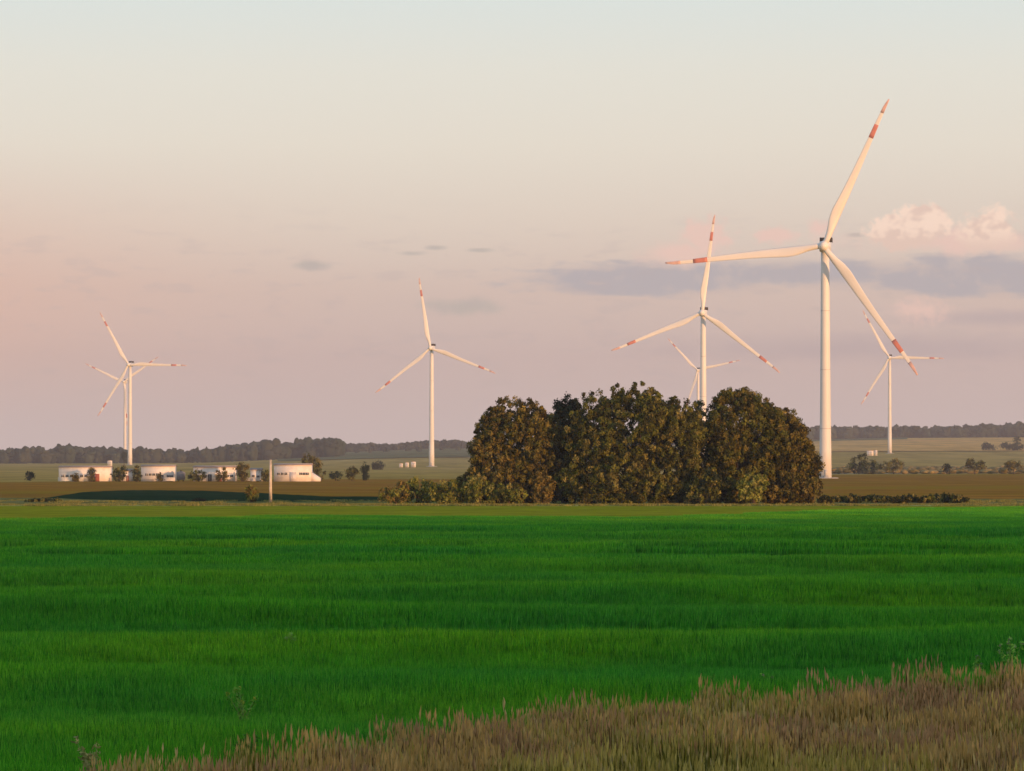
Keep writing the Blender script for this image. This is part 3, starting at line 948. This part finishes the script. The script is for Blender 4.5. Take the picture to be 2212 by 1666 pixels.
# the scrub strip right of the big tower
rs = np.random.default_rng(9)
wood('scrub', [(gx(v_, d_), d_, 0, h_, w_) for v_, d_, h_, w_ in zip(rs.uniform(1780, 2600, 1000), rs.uniform(1960, 2900, 1000), rs.uniform(0.8, 2.8, 1000), rs.uniform(2.5, 7, 1000))],
     [(0.16, 0.13, 0.04), (0.22, 0.17, 0.06), (0.12, 0.10, 0.03), (0.28, 0.21, 0.08)], 9, M['leaf'], 'patchy brown-green scrub on the strip beyond the dirt track', 2)
# shelterbelt on the bank behind the photographer: the evening shade over the near field is its shadow
rb = np.random.default_rng(12)
sp = []
for row in range(4):
    for i in range(130):
        x = -160 + i * 8.2 + rb.uniform(-2, 2); y = -34 - row * 7 + rb.uniform(-2, 2) + x * 0.10
        y = min(y, -22 - row * 5)
        sp.append((x, y, H(x, y) - .4, rb.uniform(28, 31), rb.uniform(11, 15)))
wood('shelterbelt', sp, FC, 12, M['leaf'], 'shelterbelt of tall trees on the bank behind the viewer', 3)


# ------------------------------------------------------------------ wind turbines
RB = 63.0


def blade_section(rr):
    """(chord, thickness, offset of leading edge) at radius rr of 63 m"""
    t = rr / RB
    ch = np.interp(t, [0.02, 0.05, 0.10, 0.17, 0.23, 0.35, 0.5, 0.7, 0.85, 0.95, 1.0], [2.3, 2.3, 2.7, 3.8, 4.1, 3.4, 2.7, 2.0, 1.55, 1.15, 0.45])
    th = np.interp(t, [0.02, 0.05, 0.10, 0.17, 0.23, 0.5, 1.0], [2.3, 2.3, 2.0, 1.4, 1.0, 0.5, 0.12])
    return ch, th


def blade_piece(r0, r1, n, grow=0.0):
    mb = MB(); rings = []
    for rr in np.linspace(r0, r1, n):
        ch, th = blade_section(rr)
        t = rr / RB
        lead = 1.15 + 0.12 * (1 - t) - (0.65 * smooth(0.3, 1.0, t))
        tw = rad(14) * (1 - smooth(0.1, 0.9, t))
        k = 12; ring = []
        for j in range(k):
            a = 2 * math.pi * j / k
            xx = lead - ch / 2 + math.cos(a) * (ch / 2 + grow)
            rnd = float(smooth(0.06, 0.2, t))
            shape = 1 - rnd * 0.45 * (1 - math.cos(a)) / 2 * 1.2
            yy = math.sin(a) * (th / 2 + grow) * shape
            bend = -1.6 * t * t          # pre-bend toward the wind
            ring.append((xx * math.cos(tw) - yy * math.sin(tw), xx * math.sin(tw) + yy * math.cos(tw) + bend, rr))
        rings.append(np.array(ring))
    mb.rings(rings)
    return mb


def turbine_meshes():
    d = {}
    d['blade'] = blade_piece(1.0, RB, 34).build('blade', M['blade'], None, True)
    d['band'] = blade_piece(RB * 0.735, RB * 0.825, 5, 0.05).build('red_band', M['red'], None, True)
    d['tip'] = blade_piece(RB * 0.905, RB * 1.0, 6, 0.05).build('red_tip', M['faded'], None, True)
    # spinner
    mb = MB(); rings = []
    for y, r in [(-4.2, 0.15), (-4.0, 0.8), (-3.4, 1.5), (-2.4, 1.95), (-0.8, 2.15), (1.0, 2.1)]:
        an = np.arange(20) * 2 * math.pi / 20
        rings.append(np.stack([np.cos(an) * r, np.full(20, y), np.sin(an) * r], 1))
    mb.rings(rings); d['hub'] = mb.build('hub', M['blade'], None, True)
    # nacelle: rounded box, flat top, tapering tail
    mb = MB(); rings = []
    for y, hw, zb, zt in [(1.1, 1.7, -1.7, 1.7), (1.8, 2.0, -2.0, 1.95), (3.0, 2.05, -2.1, 2.05), (9.5, 2.05, -2.0, 2.1), (12.3, 1.8, -1.2, 2.05), (12.9, 1.4, -0.7, 1.7)]:
        c = 0.35
        rings.append(np.array([(x, y, z) for x, z in [(-hw + c, zb), (hw - c, zb), (hw, zb + c), (hw, zt - c), (hw - c, zt), (-hw + c, zt), (-hw, zt - c), (-hw, zb + c)]]))
    mb.rings(rings); d['nacelle'] = mb.build('nacelle', M['blade'])
    mb = MB(); mb.box(-2.5, 2.5, 10.2, 10.9, 2.12, 4.0); mb.box(-2.5, -2.3, 10.9, 12.0, 2.0, 3.8); mb.box(2.3, 2.5, 10.9, 12.0, 2.0, 3.8)
    d['cooler'] = mb.build('cooler', M['dark'])
    mb = MB()
    an = np.arange(20) * 2 * math.pi / 20
    mb.rings([np.stack([np.cos(an) * 1.9, np.full(20, y), np.sin(an) * 1.9], 1) for y in (0.98, 1.22)])
    d['gap'] = mb.build('bearing_ring', M['dark'])
    mb = MB(); mb.tube([(0.9, 7, 2.1), (0.9, 7, 4.6)], [0.06, 0.04], 6); mb.tube([(0.5, 7, 4.5), (1.3, 7, 4.5)], [0.04, 0.04], 6)
    d['mast'] = mb.build('wind_vane', M['dark'])
    for o in d.values():
        COL.objects.unlink(o)
    return d


TM = turbine_meshes()


def part(src, name, parent, loc=(0, 0, 0), rot=(0, 0, 0)):
    o = src.copy(); o.name = name; COL.objects.link(o); o.parent = parent
    o.location = loc; o.rotation_euler = rot
    return o


def turbine(vx, vy, D, phase, yaw, label, base_z=None):
    hx, hy, hz = V(vx, vy, D)
    z0 = H(hx, D) if base_z is None else base_z
    root = empty('wind_turbine', (hx, D, z0))
    tag(root, label, 'wind turbine', 'white wind turbines on the plain')
    hh = hz - z0
    # tower stands behind the rotor plane
    th = hh - 2.0
    off = 5.6
    sy, cy = math.sin(yaw), math.cos(yaw)
    tx_, ty_ = -sy * off, cy * off
    mb = MB(); rings = []
    k = 32; an = np.arange(k) * 2 * math.pi / k
    for t in np.linspace(0, 1, 9):
        r = 2.45 - 0.80 * t - 0.08 * math.sin(t * math.pi)
        rings.append(np.stack([tx_ + np.cos(an) * r, ty_ + np.sin(an) * r, np.full(k, t * th)], 1))
    mb.rings(rings)
    tower = mb.build('tower', M['tower'], root, True)
    for t in (0.22, 0.48, 0.74):
        r = 2.45 - 0.80 * t - 0.08 * math.sin(t * math.pi) + 0.03
        mb = MB(); mb.rings([np.stack([tx_ + np.cos(an) * r, ty_ + np.sin(an) * r, np.full(k, t * th + dz)], 1) for dz in (-0.12, 0.12)])
        mb.build('flange', M['seam'], tower)
    mb = MB(); mb.box(tx_ - .55, tx_ + .55, ty_ - 2.60, ty_ - 2.2, 1.2, 3.5); mb.build('door', M['seam'], tower)
    mb = MB()
    for i in range(5):
        mb.box(tx_ - .9, tx_ + .9, ty_ - 3.0 - .3 * (5 - i), ty_ - 2.7 - .3 * (5 - i), 0, 0.24 * (i + 1) - 0.01)
    mb.box(tx_ - .9, tx_ + .9, ty_ - 3.0, ty_ - 2.3, 0, 1.2)
    mb.build('steps', M['concrete'], tower)
    mb = MB(); mb.rings([np.stack([tx_ + np.cos(an) * r, ty_ + np.sin(an) * r, np.full(k, z)], 1) for r, z in ((5.2, -.3), (5.2, .18), (4.6, .34))])
    mb.build('foundation', M['concrete'], root)
    nac = part(TM['nacelle'], 'nacelle', root, (0, 0, hh), (0, 0, yaw))
    part(TM['cooler'], 'cooler', nac); part(TM['gap'], 'bearing_ring', nac); part(TM['mast'], 'wind_vane', nac)
    part(TM['hub'], 'hub', root, (0, 0, hh), (0, 0, yaw))
    for i in range(3):
        b = part(TM['blade'], 'blade', root, (-sy * -1.6, cy * -1.6, hh))
        # rotate about the rotor axis (y) then yaw
        b.rotation_mode = 'XYZ'
        b.rotation_euler = (0, rad(phase + 120 * i), yaw)
        part(TM['band'], 'red_band', b); part(TM['tip'], 'red_tip', b)
    return root


YW = rad(-9)
turbine(1780, 532, 1534, 24, YW, 'biggest and nearest white wind turbine, right of the grove')
turbine(1517, 676, 2485, 7.5, YW, 'second largest wind turbine, its tower rising out of the dark grove')
turbine(1507, 800, 5570, 77, YW, 'small turbine half hidden just behind the tower that rises from the grove')
turbine(1921, 773, 4485, 91, YW, 'rightmost small wind turbine standing before the dark forest')
turbine(930, 752, 3436, 351, YW, 'wind turbine alone in the middle left, one blade nearly upright')
turbine(278, 788, 4070, 331, YW, 'front one of the two overlapping turbines at left above the farm')
turbine(268, 825, 5600, 295, YW, 'rear one of the two overlapping turbines at left', base_z=H(gx(268, 5600), 5600))

# ------------------------------------------------------------------ farmstead
def barn(label, vx0, vx1, D, hw, hr, depth, doors=(), wins=(), wall='wall', roof='roof', hip=0.0, group='white farm buildings', lean=None):
    x0, x1 = gx(vx0, D), gx(vx1, D); w = x1 - x0
    root = empty('barn', (x0, D, 0)); tag(root, label, 'barn', group)
    mb = MB()
    # gable walls: pentagon pushed along x
    mb.prism([(0, 0), (depth, 0), (depth, hw), (depth / 2, hr), (0, hw)], 'x', 0, w)
    wl = mb.build('wall', M[wall], root)
    # roof slabs
    mb = MB(); o = 0.35; t = 0.14
    sl = (hr - hw) / (depth / 2)
    for sgn in (0, 1):
        ya, yb = (-o, depth / 2) if sgn == 0 else (depth + o, depth / 2)
        za = hw - sl * o
        pts = [(ya, za + .02), (yb, hr + .02), (yb, hr + t + .02), (ya, za + t + .02)]
        if sgn: pts = pts[::-1]
        mb.prism(pts, 'x', -o, w + o)
    rf = mb.build('roof', M[roof], root)
    mb = MB(); mb.box(-o - .02, w + o + .02, depth / 2 - .18, depth / 2 + .18, hr + t - .02, hr + t + .1); mb.build('ridge_cap', M['seam'], rf)
    for (a, b, h, mat) in doors:
        mb = MB(); mb.box(a * w, b * w, -0.07, 0.02, 0.02, h); dr = mb.build('door', M[mat], root)
        mb = MB(); mb.box((a + b) / 2 * w - .05, (a + b) / 2 * w + .05, -0.10, -0.071, 0.1, h - .1); mb.build('door_rail', M['seam'], dr)
    for (a, wd, z, h) in wins:
        mb = MB(); c = a * w
        mb.box(c, c + wd, -0.05, 0.02, z, z + h); f = mb.build('window', M['seam'], root)
        mb = MB(); mb.box(c + .1, c + wd / 2 - .05, -0.065, -.051, z + .1, z + h - .1); mb.box(c + wd / 2 + .05, c + wd - .1, -.065, -.051, z + .1, z + h - .1)
        mb.build('pane', M['glass'], f)
    if lean:
        a, b, h = lean
        mb = MB(); mb.prism([(w + .01, 0), (w + b, 0), (w + b, h * .35), (w + .01, h)], 'y', depth * .1, depth * .85); mb.build('lean_to', M[wall], root)
    return root


def wn(a, n, step, z=1.4, w=1.1, h=0.9):
    return [(a + i * step, w, z, h) for i in range(n)]


DV = 1344
barn('long white barn at the left end of the farm', 127, 237, DV, 4.8, 5.15, 10, [(0.62, 0.80, 2.6, 'brickred'), (0.30, 0.38, 2.2, 'dark')], wn(0.05, 3, 0.085) + wn(0.42, 2, 0.085))
barn('small white shed between left and central barns', 262, 284, DV + 6, 3.5, 4.1, 6, [(0.5, 0.75, 2.0, 'brickred')], wn(0.12, 1, 0.2))
barn('central white barn with a wide flat front', 305, 376, DV, 5.1, 5.5, 10, [(0.58, 0.68, 2.3, 'dark')], wn(0.12, 4, 0.11, 1.9) + wn(0.78, 2, 0.1))
barn('third white barn behind the pair of thin reddish trees', 418, 508, DV, 4.8, 5.2, 10, [(0.35, 0.44, 2.4, 'dark'), (0.60, 0.68, 2.2, 'brickred')], wn(0.06, 3, 0.09) + wn(0.78, 2, 0.1))
barn('narrow white shed right of the round brown tree', 541, 564, DV, 3.9, 4.4, 7, [(0.6, 0.85, 2.0, 'dark')], wn(0.12, 1, 0.2))
barn('big pale barn with sloping end just right of the concrete pole', 592, 672, DV - 8, 5.6, 6.0, 11, [(0.42, 0.60, 3.2, 'wall2')], wn(0.08, 3, 0.1, 2.2) + wn(0.68, 3, 0.09, 2.2), wall='wall', lean=(0, 3.0, 3.2))
barn('tiny white hut on the rise above the central barn', 324, 343, 2450, 2.6, 3.6, 4, [(0.4, 0.6, 2.0, 'dark')], [])

# low white board fences before the barns
def rail_fence(label, vx0, vx1, D):
    x0, x1 = gx(vx0, D), gx(vx1, D); w = x1 - x0
    root = empty('fence', (x0, D, 0)); tag(root, label, 'fence', 'white fences at the farm')
    n = max(2, int(w / 2.2) + 1)
    for i in range(n):
        mb = MB(); c = w * i / (n - 1); mb.box(c - .07, c + .07, -.07, .07, -.1, 1.45); mb.build('post', M['wall'], root)
    for z in (0.25, 0.65, 1.05):
        mb = MB(); mb.box(0, w, -.12, -.075, z, z + .28); mb.build('rail', M['wall'], root)


rail_fence('white rail fence before the left end of the long barn', 126, 158, DV - 10)
rail_fence('white rail fence at the right end of the central barn', 352, 378, DV - 10)
rail_fence('white rail fence before the narrow shed', 528, 566, DV - 10)

# round tank
rt = empty('water_tank', (gx(391, 1340), 1340, 0)); tag(rt, 'round grey tank standing between the central barn and the broad bush', 'tank')
mb = MB(); rings = []
for z, r in [(0.5, 1.35), (0.55, 1.5), (3.0, 1.5), (3.3, 1.2), (3.5, 0.3)]:
    an = np.arange(20) * 2 * math.pi / 20; rings.append(np.stack([np.cos(an) * r, np.sin(an) * r, np.full(20, z)], 1))
mb.rings(rings); mb.build('body', M['tank'], rt, True)
for a in range(4):
    mb = MB(); cx, cy_ = math.cos(a * 1.57 + .78) * 1.1, math.sin(a * 1.57 + .78) * 1.1
    mb.box(cx - .1, cx + .1, cy_ - .1, cy_ + .1, -.1, .52); mb.build('leg', M['dark'], rt)
mb = MB(); mb.tube([(0, 0, 3.45), (0, 0, 3.8)], [.25, .25], 10); mb.build('hatch', M['dark'], rt)


def kiosk(label, vx, D, w, h, d, group):
    x = gx(vx, D); root = empty('transformer_kiosk', (x, D, H(x, D))); tag(root, label, 'kiosk', group)
    mb = MB(); mb.box(-w / 2, w / 2, 0, d, 0, h); mb.build('cabinet', M['wall'], root)
    mb = MB(); mb.prism([(-w / 2 - .2, h + .01), (w / 2 + .2, h + .01), (w / 2 + .2, h + .12), (0, h + .45), (-w / 2 - .2, h + .12)], 'y', -.2, d + .2); mb.build('roof', M['roof'], root)
    mb = MB(); mb.box(-w * .3, -.02, -.05, .01, .2, h * .85); mb.build('door', M['seam'], root)
    mb = MB(); mb.box(.02, w * .3, -.05, .01, .2, h * .85); mb.build('door', M['seam'], root)


KG = 'white kiosks beside the middle left turbine'
kiosk('left one of three white kiosks near the middle left turbine', 866, 3300, 3.0, 3.2, 3, KG)
kiosk('middle one of three white kiosks near the middle left turbine', 879, 3300, 3.0, 4.0, 3, KG)
kiosk('right one of three white kiosks near the middle left turbine', 893, 3310, 4.0, 4.6, 3, KG)
KG = 'white structures left of the rightmost turbine'
kiosk('wider of two white structures left of the rightmost turbine', 1880, 4300, 7.0, 5.5, 4, KG)
kiosk('narrow one of two white structures left of the rightmost turbine', 1892, 4300, 3.0, 6.0, 3, KG)
kiosk('white box above the left barn roof near the two left towers', 237, 3900, 4.5, 5.0, 4, 'white boxes on the meadow')

# concrete pole
px_, pD = gx(584.5, 705), 705
rt = empty('concrete_pole', (px_, pD, 0)); tag(rt, 'pale tapering concrete pole standing alone in front of the farm', 'pole')
mb = MB(); mb.rings([np.array([(-a, -b, z), (a, -b, z), (a, b, z), (-a, b, z)]) for a, b, z in ((.29, .2, -.2), (.24, .17, 4), (.19, .14, 7.6))])
mb.build('shaft', M['pole'], rt)
mb = MB(); mb.box(-.22, .22, -.17, .17, 7.61, 7.72); mb.build('cap', M['seam'], rt)

# ------------------------------------------------------------------ weeds in the foreground
def weed(name, label, vx, vy_top, D, cols, seed, n=5, flower=None, spread=0.35):
    """a stalked plant: several stems with narrow leaves; root at its own ground point"""
    r = np.random.default_rng(seed)
    x = gx(vx, D); z = float(wave(x, D)); topz = V(vx, vy_top, D)[2] - z
    root = empty(name, (x, D, z)); tag(root, label, 'plant')
    mb = MB(); ctr = []; fl = []
    for i in range(n):
        a = r.uniform(0, 6.28); s = spread * r.uniform(.2, 1) * topz
        hgt = topz * r.uniform(.7, 1.0) if i else topz
        e = np.array((math.cos(a) * s, math.sin(a) * s, hgt)); m_ = np.array((e[0] * .3, e[1] * .3, hgt * .55))
        mb.tube([(0, 0, -.05), m_, e], [.016, .012, .006], 5)
        for t in np.linspace(.2, 1, 7):
            ctr.append(m_ * t * 2 if t < .5 else m_ + (e - m_) * (t - .5) * 2)
        fl.append(e)
    v1, q1, c1 = leaf_quads(np.array(ctr), 7, np.full(len(ctr), .10), .07, cols, r, 0.2)
    mb.build('stem', M['dryplain'], root)
    mesh_np('leaves', v1, q1, M['leaf'], root, cols=c1)
    if flower:
        v1, q1, c1 = leaf_quads(np.array(fl), 16, np.full(len(fl), .07), .04, [flower], r)
        tag(mesh_np('flowers', v1, q1, M['leaf'], root, cols=c1), kind='stuff')


M['dryplain'] = plain('weed_stem', (0.26, 0.32, 0.09), 0.8, 0.2, 5)
PG = [(0.26, 0.52, 0.06), (0.34, 0.58, 0.09), (0.20, 0.46, 0.05)]
PD = [(0.10, 0.26, 0.03), (0.13, 0.30, 0.035)]
weed('mustard_weed', 'yellow-topped weed standing in the wheat near the bottom left', 527, 1488, 112, PG, 301, 5, (0.55, 0.55, 0.06))
weed('thistle', 'pale grey-green thistle standing in the wheat left of centre', 627, 1368, 142, PG, 302, 6, (0.34, 0.48, 0.16))
weed('mustard_weed', 'olive weed in the wheat just above the dry grass right of centre', 1530, 1462, 124, PG, 303, 7, None, .5)
weed('thistle', 'pale thistle poking up at the dry grass edge toward the right', 1670, 1458, 125, PG, 304, 7, (0.28, 0.27, 0.15), .5)
weed('tall_weed', 'tallest pale drooping weed at the right edge', 2183, 1378, 131, PG, 305, 7, (0.36, 0.34, 0.22), .35)
weed('tall_weed', 'shorter weed left of the tallest one at the right edge', 2100, 1420, 131, PG, 306, 5, (0.30, 0.30, 0.18), .4)
weed('dock_plant', 'dark leafy plant among dry grass at bottom centre', 1290, 1560, 103, PD, 307, 14, None, .55)
weed('dock_plant', 'dark leafy plant at the bottom left of centre in the dry grass', 535, 1590, 97, PD, 308, 7, None, .25)
weed('dock_plant', 'low dark leafy plant at the bottom edge right of centre', 1575, 1610, 101, PD, 309, 10, None, .5)
weed('tall_weed', 'pale dry weed on the left tip of the dry grass', 207, 1600, 90, [(0.46, 0.42, 0.14)], 310, 5, (0.62, 0.52, 0.20), .3)

# ------------------------------------------------------------------ haze
mb = MB(); mb.box(-9400, 9400, -1700, 9300, -1.6, 235)
hz = mb.build('haze', None)
tag(hz, 'thin evening haze over the plain', 'haze', kind='stuff')
hm = bpy.data.materials.new('haze_air'); hm.use_nodes = True
t = hm.node_tree; t.nodes.clear()
o_ = t.nodes.new('ShaderNodeOutputMaterial'); pv = t.nodes.new('ShaderNodeVolumePrincipled')
pv.inputs['Color'].default_value = (0.86, 0.84, 0.88, 1)
pv.inputs['Density'].default_value = 6.0e-5
pv.inputs['Anisotropy'].default_value = 0.0
t.links.new(pv.outputs[0], o_.inputs['Volume'])
hz.data.materials.append(hm)
